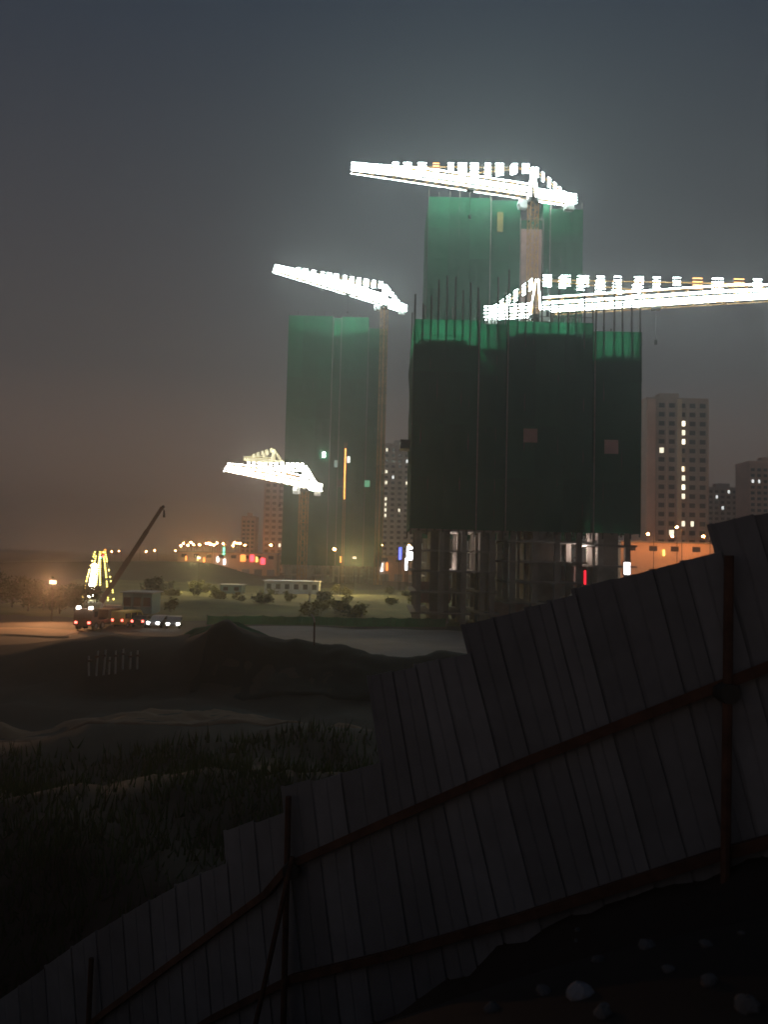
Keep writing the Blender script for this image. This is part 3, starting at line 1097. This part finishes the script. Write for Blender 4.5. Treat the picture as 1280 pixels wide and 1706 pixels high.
def car(name, label, loc, rz, prof, glass, Wd, paint, wb, wr, lights, lit):
    t = thing(name, label, 'car' if name != 'van' else 'van', loc, rz, None)
    MB().prism(prof, -Wd / 2, Wd / 2).build('body', paint, t)
    for g_ in glass:
        MB().prism(g_, -Wd / 2 - .012, -Wd / 2 - .002).prism(g_, Wd / 2 + .002, Wd / 2 + .012).build('side_window', M_GLASS, t)
    for x in wb:
        for s_ in (-1, 1):
            wheel(t, x, s_ * (Wd / 2 - .1), wr)
    (xf, zf), (xr, zr) = lights
    for s_ in (-1, 1):
        MB().box(xf - .03, xf + .04, s_ * Wd * .36 - .15, s_ * Wd * .36 + .15, zf - .1, zf + .1).build('headlight', E_HEAD if 'h' in lit else M_GLASS, t)
        MB().box(xr - .04, xr + .03, s_ * Wd * .38 - .12, s_ * Wd * .38 + .12, zr - .12, zr + .12).build('taillight', E_TAIL if 't' in lit else M_RUST, t)
    return t


SEDAN = [(-2.2, .35), (2.2, .35), (2.25, .62), (2.1, .82), (1.05, .95), (.35, 1.42), (-.9, 1.45), (-1.6, 1.05), (-2.2, .98)]
SGL = [[(.92, .97), (.3, 1.36), (-.3, 1.39), (-.3, .97)], [(-.4, .97), (-.4, 1.39), (-.88, 1.38), (-1.45, 1.02)]]
VAN = [(-2.4, .4), (2.3, .4), (2.4, .8), (2.2, 1.05), (1.55, 1.9), (1.3, 2.05), (-2.35, 2.05), (-2.42, 1.2)]
VGL = [[(1.95, 1.1), (1.5, 1.75), (.7, 1.8), (.7, 1.1)], [(.5, 1.15), (.5, 1.8), (-.7, 1.8), (-.7, 1.15)], [(-.9, 1.15), (-.9, 1.8), (-2.1, 1.8), (-2.1, 1.15)]]


def gl(px, py):
    q = P(px, py, 100 + (px % 7) * .3)
    return (q.x, q.y, h(q.x, q.y) + .05)


car('van', 'yellowish van standing by the truck crane, lit white at the back', gl(213, 1043), R(75), VAN, VGL, 1.8, M_PAINTY, (-1.5, 1.5), .35, ((2.4, .75), (-2.42, .95)), 't')
car('parked_car', 'dark car showing two red tail lights right of the yellowish van', gl(236, 1044), R(92), SEDAN, SGL, 1.75, M_PAINTK, (-1.35, 1.35), .33, ((2.26, .68), (-2.2, .85)), 't')
car('parked_car', 'white car with lit headlights facing the camera right of the red tail lights', gl(265, 1044), R(-95), SEDAN, SGL, 1.75, M_PAINTW, (-1.35, 1.35), .33, ((2.26, .68), (-2.2, .85)), 'h')
car('parked_car', 'silver car with lit headlights, the rightmost vehicle in the row', gl(290, 1043), R(-80), SEDAN, SGL, 1.75, M_PAINTS, (-1.35, 1.35), .33, ((2.26, .68), (-2.2, .85)), 'h')

# truck crane with its raised telescopic boom
q = P(172, 1044, 100)
t = thing('truck_crane', 'dark truck crane with its telescopic boom raised to the right', 'truck crane', (q.x, q.y, h(q.x, q.y) + .05), R(-98))
tcY = q.y
MB().box(-4.2, 3.6, -1.2, 1.2, .75, 1.15).build('chassis', M_CRTRUCK, t)
cb = MB().prism([(3.62, .6), (5.2, .6), (5.25, 1.5), (4.9, 2.6), (3.62, 2.6)], -1.2, 1.2).build('cab', M_CRTRUCK, t)
MB().box(3.9, 4.7, -1.22, -1.202, 1.6, 2.3).box(3.9, 4.7, 1.202, 1.22, 1.6, 2.3).build('window', M_GLASS, cb)
for s_ in (-1, 1):
    MB().box(5.2, 5.28, s_ * .85 - .16, s_ * .85 + .16, .85, 1.1).build('headlight', E_TAIL, t)
    MB().box(4.7, 5.0, s_ * .8 - .16, s_ * .8 + .16, 2.61, 2.85).build('roof_lamp', E_HEAD, t)
for x in (4.2, 2.6, -1.6, -3.0):
    for s_ in (-1, 1):
        wheel(t, x, s_ * 1.05, .5, .35)
tt = MB().box(-2.8, 1.0, -1.1, 1.1, 1.2, 2.3).build('turntable', M_CRTRUCK, t)
MB().box(-2.9, -2.0, -1.15, 1.15, 1.3, 2.6).build('counterweight', M_CRANEW, tt)
inv = (Matrix.Translation(t.location) @ Matrix.Rotation(R(-98), 4, 'Z')).inverted()
pa, pb = inv @ P(168, 1003, tcY), inv @ P(270, 845, tcY + 2)
for (f0, f1, r_) in ((0, .45, .48), (.42, .75, .40), (.72, 1, .32)):
    MB().beam(pa.lerp(pb, f0), pa.lerp(pb, f1), r_, 4).build('boom_section', M_CRTRUCK, t)
MB().beam(pb, pb + Vector((0, .25, .1)) , .2, 6).build('boom_head', M_DARKM, t)
hk = inv @ P(273, 850, tcY + 2)
hk2 = inv @ P(273, 862, tcY + 2)
MB().beam(pb, hk, .05).beam(hk, hk2, .1, 5, .16).build('hook_block', M_DARKM, t)
MB().beam(pa + Vector((0, 0, -.8)), pa.lerp(pb, .3), .13, 8).build('lift_cylinder', M_PAINTS, t)


# ------------------------------------------------------------------ site cabins
def cabin(label, px0, px1, pyb, pyt, Y, wall, roofm, nwin=4, z0=None):
    xa, xb = P(px0, pyb, Y).x, P(px1, pyb, Y).x
    g = h((xa + xb) / 2, Y)
    zt = zat((px0 + px1) / 2, pyt, Y) - g
    w = xb - xa
    t = thing('site_cabin', label, 'cabin', (xa, Y, g))
    n = max(3, int(w / 1.5))
    for k in range(n):
        MB().box(w * k / n + .02, w * (k + 1) / n - .02, -.03, .05, 0, zt).build('wall_panel', wall, t)
    MB().box(0, w, .053, 4.5, -.4, zt).build('wall', wall, t)
    MB().prism([(-.3, zt + .003), (w + .3, zt + .003), (w + .3, zt + .15), (w / 2, zt + .2), (-.3, zt + .15)], -.5, 5).build('roof', roofm, t)
    for k in range(nwin):
        x = w * (k + .5) / nwin
        f = MB().box(x - .55, x + .55, -.08, -.033, zt * .4, zt * .8).build('window', M_GLASS, t)
        MB().box(x - .62, x + .62, -.11, -.083, zt * .4 - .1, zt * .4).build('sill', roofm, f)
    return t


cabin('long white site cabin under the low crane', 440, 531, 990, 969, 190, M_CABIN, M_CABIN, 6)
cabin('dull teal site cabin behind the row of vehicles', 203, 252, 1022, 988, 118, M_TEAL, M_ROOF, 3)
cabin('small grey site cabin at the left end of the lit scrub', 366, 402, 1000, 975, 185, M_TEAL, M_ROOF, 2)


# ------------------------------------------------------------------ small site things
def stake(label, px, py, Y, hh, m_, group=None, r=.06):
    q = P(px, py, Y) if Y else G(px, py)
    Y = Y or q.y
    g = h(q.x, Y)
    t = thing('stake', label, 'post', (q.x, Y, g), 0, group)
    MB().beam((0, 0, -.3), (random.uniform(-.15, .15), 0, hh), r, 6, r * .8).build('shaft', m_, t)
    MB().box(-r * 1.6, r * 1.6, -r * 1.6, r * 1.6, hh * .72, hh * .8).build('band', M_RUST, t)


for k, px in enumerate((148, 160, 172, 181, 192, 204, 216, 228)):
    stake('whitewashed stake in the short row on the dark slope below the vehicles', px, 1126 - (px - 148) * .1 + random.uniform(-2, 2), None, random.uniform(1.0, 1.6), M_STAKE, 'whitewashed stakes', .075)
stake('left of two pale posts below the white cabin', 432, 1015, 150, 2.6, M_STAKE, r=.16)
stake('right of two pale posts below the white cabin', 515, 1012, 150, 2.6, M_STAKE, r=.14)
q = G(521, 1078)
t = thing('standpipe', 'pale bent standpipe on the concrete strip', 'pipe', (q.x, q.y, h(q.x, q.y)))
MB().beam((.1, 0, -.2), (.08, 0, 1.7), .06, 6).build('riser', M_RUST, t)
MB().beam((.08, 0, 1.7), (0, 0, 2.05), .07, 6).beam((0, 0, 2.05), (-.2, 0, 2.25), .07, 6).build('bend', M_STAKE, t)


def net_fence(label, p, q, hh, m_):
    p, q = Vector(p), Vector(q)
    t = thing('net_fence', label, 'fence', (p.x, p.y, 0))
    n = int((q - p).length / 2.5)
    for k in range(n + 1):
        c = p.lerp(q, k / n) - p
        g = h(p.x + c.x, p.y + c.y)
        MB().beam((c.x, c.y, g - .2), (c.x, c.y, g + hh + .15), .05, 5).build('post', M_POLE, t)
        if k < n:
            c2 = p.lerp(q, (k + 1) / n) - p
            g2 = h(p.x + c2.x, p.y + c2.y)
            b = MB()
            for i in range(7):
                f = i / 6
                cc = c.lerp(c2, f)
                gg = g + (g2 - g) * f
                sag = -.12 * math.sin(math.pi * f)
                off = .06 * math.sin(f * 9 + k)
                b.v += [(cc.x, cc.y - .06 + off, gg + .05), (cc.x, cc.y - .06 - off, gg + hh + sag)]
            b.f = [(2 * i, 2 * i + 2, 2 * i + 3, 2 * i + 1) for i in range(6)]
            b.build('net_panel', m_, t)


net_fence('low green net fence along the far edge of the concrete strip', (-24, 108, 0), (9, 109.5, 0), 1.3, M_NET)


# ------------------------------------------------------------------ trees and shrubs
def crown_mesh(name, m_, rx, rz, cz, n, leaf, seed, clumps=9):
    rr = random.Random(seed)
    b = MB()
    cl = []
    for _ in range(clumps):
        a, u = rr.uniform(0, 6.28), rr.uniform(-.8, .9)
        k = rr.uniform(.3, .95) * math.sqrt(1 - min(.95, abs(u)) ** 2)
        cl.append((rx * k * math.cos(a), rx * k * math.sin(a), cz + rz * u, rr.uniform(.28, .5)))
    for _ in range(n):
        c = rr.choice(cl)
        s = c[3] * rx
        p = Vector((c[0] + rr.gauss(0, s * .55), c[1] + rr.gauss(0, s * .55), c[2] + rr.gauss(0, s * .45)))
        a = Vector((rr.gauss(0, 1), rr.gauss(0, 1), rr.gauss(0, .6))).normalized()
        c2 = a.cross(Vector((rr.gauss(0, 1), rr.gauss(0, 1), rr.gauss(0, 1)))).normalized()
        l = leaf * rr.uniform(.6, 1.3)
        b.add([p - a * l, p + c2 * l * .45, p + a * l, p - c2 * l * .45], [(0, 1, 2, 3)])
    return b.mesh(name, m_)


def tree(name, label, loc, hh, rx, m_, seed, leaf=.28, n=900, group=None, trunk=True):
    t = thing(name, label, 'tree' if name == 'tree' else 'shrub', loc, random.uniform(0, 6), group)
    b = MB()
    rr = random.Random(seed + 50)
    if trunk:
        b.beam((0, 0, -.3), (.1, .05, hh * .5), hh * .03, 7, hh * .018)
        for k in range(5):
            a = rr.uniform(0, 6.28)
            b.beam((.08, .04, hh * (.3 + .05 * k)), (rx * .6 * math.cos(a), rx * .6 * math.sin(a), hh * (.55 + .07 * k)), hh * .013, 5, hh * .005)
    else:
        for k in range(5):
            a = rr.uniform(0, 6.28)
            b.beam((0, 0, -.1), (rx * .5 * math.cos(a), rx * .5 * math.sin(a), hh * .6), .03, 5, .012)
    b.build('trunk' if trunk else 'stems', M_BARK, t)
    link('crown' if trunk else 'foliage', crown_mesh('crown', m_, rx, hh * (.32 if trunk else .38), hh * (.62 if trunk else .5), n, leaf, seed), t)
    return t


spots = [(-8, 1040, 122, 5.2, 3.2), (18, 1040, 126, 5.0, 2.8), (45, 1040, 120, 4.6, 2.6), (70, 1040, 124, 4.4, 2.8), (98, 1040, 119, 4.2, 2.5), (122, 1040, 123, 4.0, 2.4), (143, 1040, 128, 3.9, 2.0), (255, 1010, 135, 4.4, 2.3)]
desc = ['broad dark tree cut by the left edge behind the haul road', 'second dark tree from the left edge behind the haul road', 'third dark tree from the left edge behind the haul road',
        'fourth dark tree from the left edge behind the haul road', 'fifth dark tree from the left edge behind the haul road', 'sixth dark tree from the left edge behind the haul road',
        'dark tree just left of the strung light tower', 'dark tree standing over the teal cabin']
for i, (px, py, Y, hh, rx) in enumerate(spots):
    x = P(px, py, Y).x
    tree('tree', desc[i], (x, Y, h(x, Y)), hh, rx, M_LEAF, i, group='dark trees behind the haul road')
rs = random.Random(3)
for i in range(34):
    px = rs.uniform(255, 705)
    Y = rs.uniform(122, 200)
    x = P(px, 1000, Y).x
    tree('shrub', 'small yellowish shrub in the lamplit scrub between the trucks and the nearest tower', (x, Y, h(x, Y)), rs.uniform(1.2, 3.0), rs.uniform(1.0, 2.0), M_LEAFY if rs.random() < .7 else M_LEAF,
         100 + i % 6, .24, 420, 'shrubs in the lamplit scrub', trunk=False)

# grass on the near slope: single blades, one mesh
gr = MB()
rg = random.Random(5)
cnt = 0
while cnt < 26000:
    y_ = rg.uniform(9, 40) if rg.random() < .75 else rg.uniform(9, 20)
    x = rg.uniform(-.62, .05) * y_ - rg.uniform(0, 2)
    dens = .55 + .45 * math.sin(x * .7 + 1.2) * math.sin(y_ * .5 + x * .2)
    if rg.random() > dens:
        cnt += 1
        continue
    # keep off the dirt path and behind the hoarding
    if y_ > 26 + (x + 45) * .215:
        cnt += 1
        continue
    fx = None
    z = h(x, y_)
    u = (x / y_) * FPX + W0 / 2
    if y_ < fdepth(u) + .35:
        cnt += 1
        continue
    hh = rg.uniform(.12, .42) * (1 + .02 * y_)
    a = rg.uniform(0, 6.28)
    w = .012 + .0011 * y_
    lx, ly = rg.gauss(0, .13), rg.gauss(0, .13)
    dx, dy = math.cos(a) * w, math.sin(a) * w
    gr.add([(x - dx, y_ - dy, z - .02), (x + dx, y_ + dy, z - .02), (x + lx, y_ + ly, z + hh)], [(0, 1, 2)])
    cnt += 1
go = gr.build('grass', M_GRASS, kind='stuff')
go['label'] = 'dark rough grass on the slope beyond the hoarding'
go['category'] = 'grass'

# ------------------------------------------------------------------ the hoarding itself
F = thing('hoarding_fence', 'grey sheet-metal hoarding stepping down the slope, vertical ribbed sheets on rusty posts and rails', 'fence', FP(900, 1500))
FO = Vector(F.location)
TOPS = [  # (x from, x to, top line)
    (1665, 3000, [(1665, 730), (2470, 520)]),
    (1190, 1665, [(1190, 874), (1280, 852), (1665, 758)]),
    (960, 1190, [(960, 984), (1190, 924)]),
    (772, 960, [(772, 1038), (960, 994)]),
    (615, 772, [(615, 1127), (772, 1092)]),
    (472, 615, [(472, 1314), (615, 1274)]),
    (375, 472, [(375, 1388), (472, 1352)]),
    (-160, 375, [(-160, 1770), (20, 1648), (150, 1557), (280, 1480), (375, 1440)])]
SEAMS = [-150, -105, -60, -15, 30, 74, 118, 160, 204, 248, 292, 334, 375, 424, 472, 520, 568, 615, 654, 693, 732, 772, 823, 878, 918, 960, 1023, 1089, 1140, 1190, 1262, 1335, 1410, 1490, 1575, 1665, 1760, 1860, 1965, 2080, 2200, 2330, 2470]


def grp(x):
    for g_ in TOPS:
        if g_[0] <= x < g_[1]:
            return g_


def slope(x):
    return interp(x, [(-200, .06), (375, .08), (472, .1), (615, .15), (772, .26), (1500, .28), (2600, .29)])


def seam_x(xs_, y):
    """x at height y of the slanted seam whose top is at xs_"""
    g_ = grp(xs_)
    return xs_ + slope(xs_) * (y - interp(xs_, g_[2]))


PROF = [(-.03, -.034), (.05, -.034), (.075, 0), (.3, .002), (.46, .002), (.475, -.008), (.525, -.008), (.54, .002), (.8, .001), (.965, 0), (.985, -.02), (1.0, -.026)]
for i in range(len(SEAMS) - 1):
    xa, xb = SEAMS[i], SEAMS[i + 1]
    g_ = grp((xa + xb) / 2)
    b = MB()
    rows = 7
    wav = [random.uniform(-.006, .006) for _ in range(rows + 1)]
    tilt = random.uniform(-.018, .018)
    dtop = random.uniform(-4, 4)
    np_ = len(PROF)
    for side in (0, 1):
        for j in range(rows + 1):
            f = j / rows
            for (u, off) in PROF:
                # top and bottom on the two seams, found by stepping down the slanted line
                def line_pt(xs_):
                    x_t = xs_
                    for _ in range(6):
                        yt = interp(x_t, g_[2]) + dtop
                        x_t = seam_x(xs_, yt)
                    x_b = xs_
                    for _ in range(8):
                        yb = fbottom(x_b)
                        x_b = seam_x(xs_, yb)
                    return (x_t + (x_b - x_t) * f, yt + (yb - yt) * f)
                pa_, pb_ = line_pt(xa), line_pt(xb)
                x_, y_ = pa_[0] + (pb_[0] - pa_[0]) * u, pa_[1] + (pb_[1] - pa_[1]) * u
                v = FP(x_, y_, off + wav[j] + tilt * (f - .5) - side * .003 + .001 * (i % 2)) - FO
                b.v.append(v)
    N = np_ * (rows + 1)
    for j in range(rows):
        for k in range(np_ - 1):
            a = j * np_ + k
            b.f.append((a, a + np_, a + np_ + 1, a + 1))
            b.f.append((N + a, N + a + 1, N + a + np_ + 1, N + a + np_))
    for k in range(np_ - 1):
        b.f.append((k, k + 1, N + k + 1, N + k))
        a = rows * np_ + k
        b.f.append((a, N + a, N + a + 1, a + 1))
    for j in range(rows):
        a = j * np_
        b.f.append((a, N + a, N + a + np_, a + np_))
        a = j * np_ + np_ - 1
        b.f.append((a, a + np_, N + a + np_, N + a))
    b.v = [tuple(v) for v in b.v]
    b.build('panel', M_SHEET, F)


def fbeam(name, pts, r, off, m_=M_RUST, n=4):
    b = MB()
    vs = [FP(*p, off) - FO for p in pts]
    for p_, q_ in zip(vs, vs[1:]):
        b.beam(p_, q_ + (q_ - p_).normalized() * .01, r, n)
    return b.build(name, m_, F)


fbeam('rail', [p for p in RAIL1 if p[0] >= 440][0:], .052, .095)
fbeam('rail', [p for p in RAIL1 if p[0] <= 440], .048, .095)
fbeam('rail', [p for p in RAIL2 if p[0] >= 480], .052, .10)
fbeam('rail', [p for p in RAIL2 if p[0] <= 480], .048, .10)
for (px, y0, y1, dx) in ((1178, 925, 1700, -.028), (470, 1318, 1860, .022), (149, 1585, 1980, -.005), (1480, 800, 1700, -.02), (1900, 690, 1500, -.02)):
    q0, q1 = FP(px, y0, .19) - FO, FP(px, y1, .19) - FO
    q1 = q0 + Vector((dx * (q0.z - q1.z) * .4, 0, q1.z - q0.z))
    MB().beam(q0, q1, .032, 8).build('post', M_RUST, F)
q0 = FP(472, 1412, .27) - FO
q1 = FP(402, 1745, .27) - FO + Vector((0, -.6, 0))
MB().beam(q0, q1, .026, 8).build('brace', M_RUST, F)
q0 = FP(1174, 1120, .26) - FO
MB().cyl(FP(474, 1436, .2) - FO, (0, 1, 0), .085, .14, 8).build('clamp', M_DARKM, F)
MB().cyl(FP(1171, 1146, .2) - FO, (0, 1, 0), .07, .14, 8).build('clamp', M_DARKM, F)


# ------------------------------------------------------------------ rubble at the foot of the hoarding
def stone(name, label, px, py, s, m_, seed, cat='rubble', group=None):
    rr = random.Random(seed)
    q = G(px, py)
    b = MB().ball((0, 0, .25 * s), s, 9, 6, .65)
    b.v = [(x * (1 + .3 * math.sin(3 * z / s + seed) + rr.uniform(-.12, .12)), y_ * (1 + rr.uniform(-.15, .15)), z * (1 + rr.uniform(-.1, .1))) for x, y_, z in b.v]
    o = b.build(name, m_, smooth=False)
    o.location = (q.x, q.y, q.z)
    o.rotation_euler = (rr.uniform(-.2, .2), rr.uniform(-.2, .2), rr.uniform(0, 6))
    tag(o, label, cat, group)


stone('sack', 'small pale torn sack tucked under the lower rail at the right', 985, 1497, .07, M_BAG, 1, 'sack')
stone('sack', 'larger pale sack lying on the dark ground near the bottom edge', 970, 1660, .07, M_BAG, 2, 'sack')
for k in range(12):
    stone('rubble_stone', 'dark rubble stone on the ground below the hoarding at the lower right', rs.uniform(800, 1275), rs.uniform(1530, 1700), rs.uniform(.02, .055), M_STONE, 10 + k, group='rubble below the hoarding')
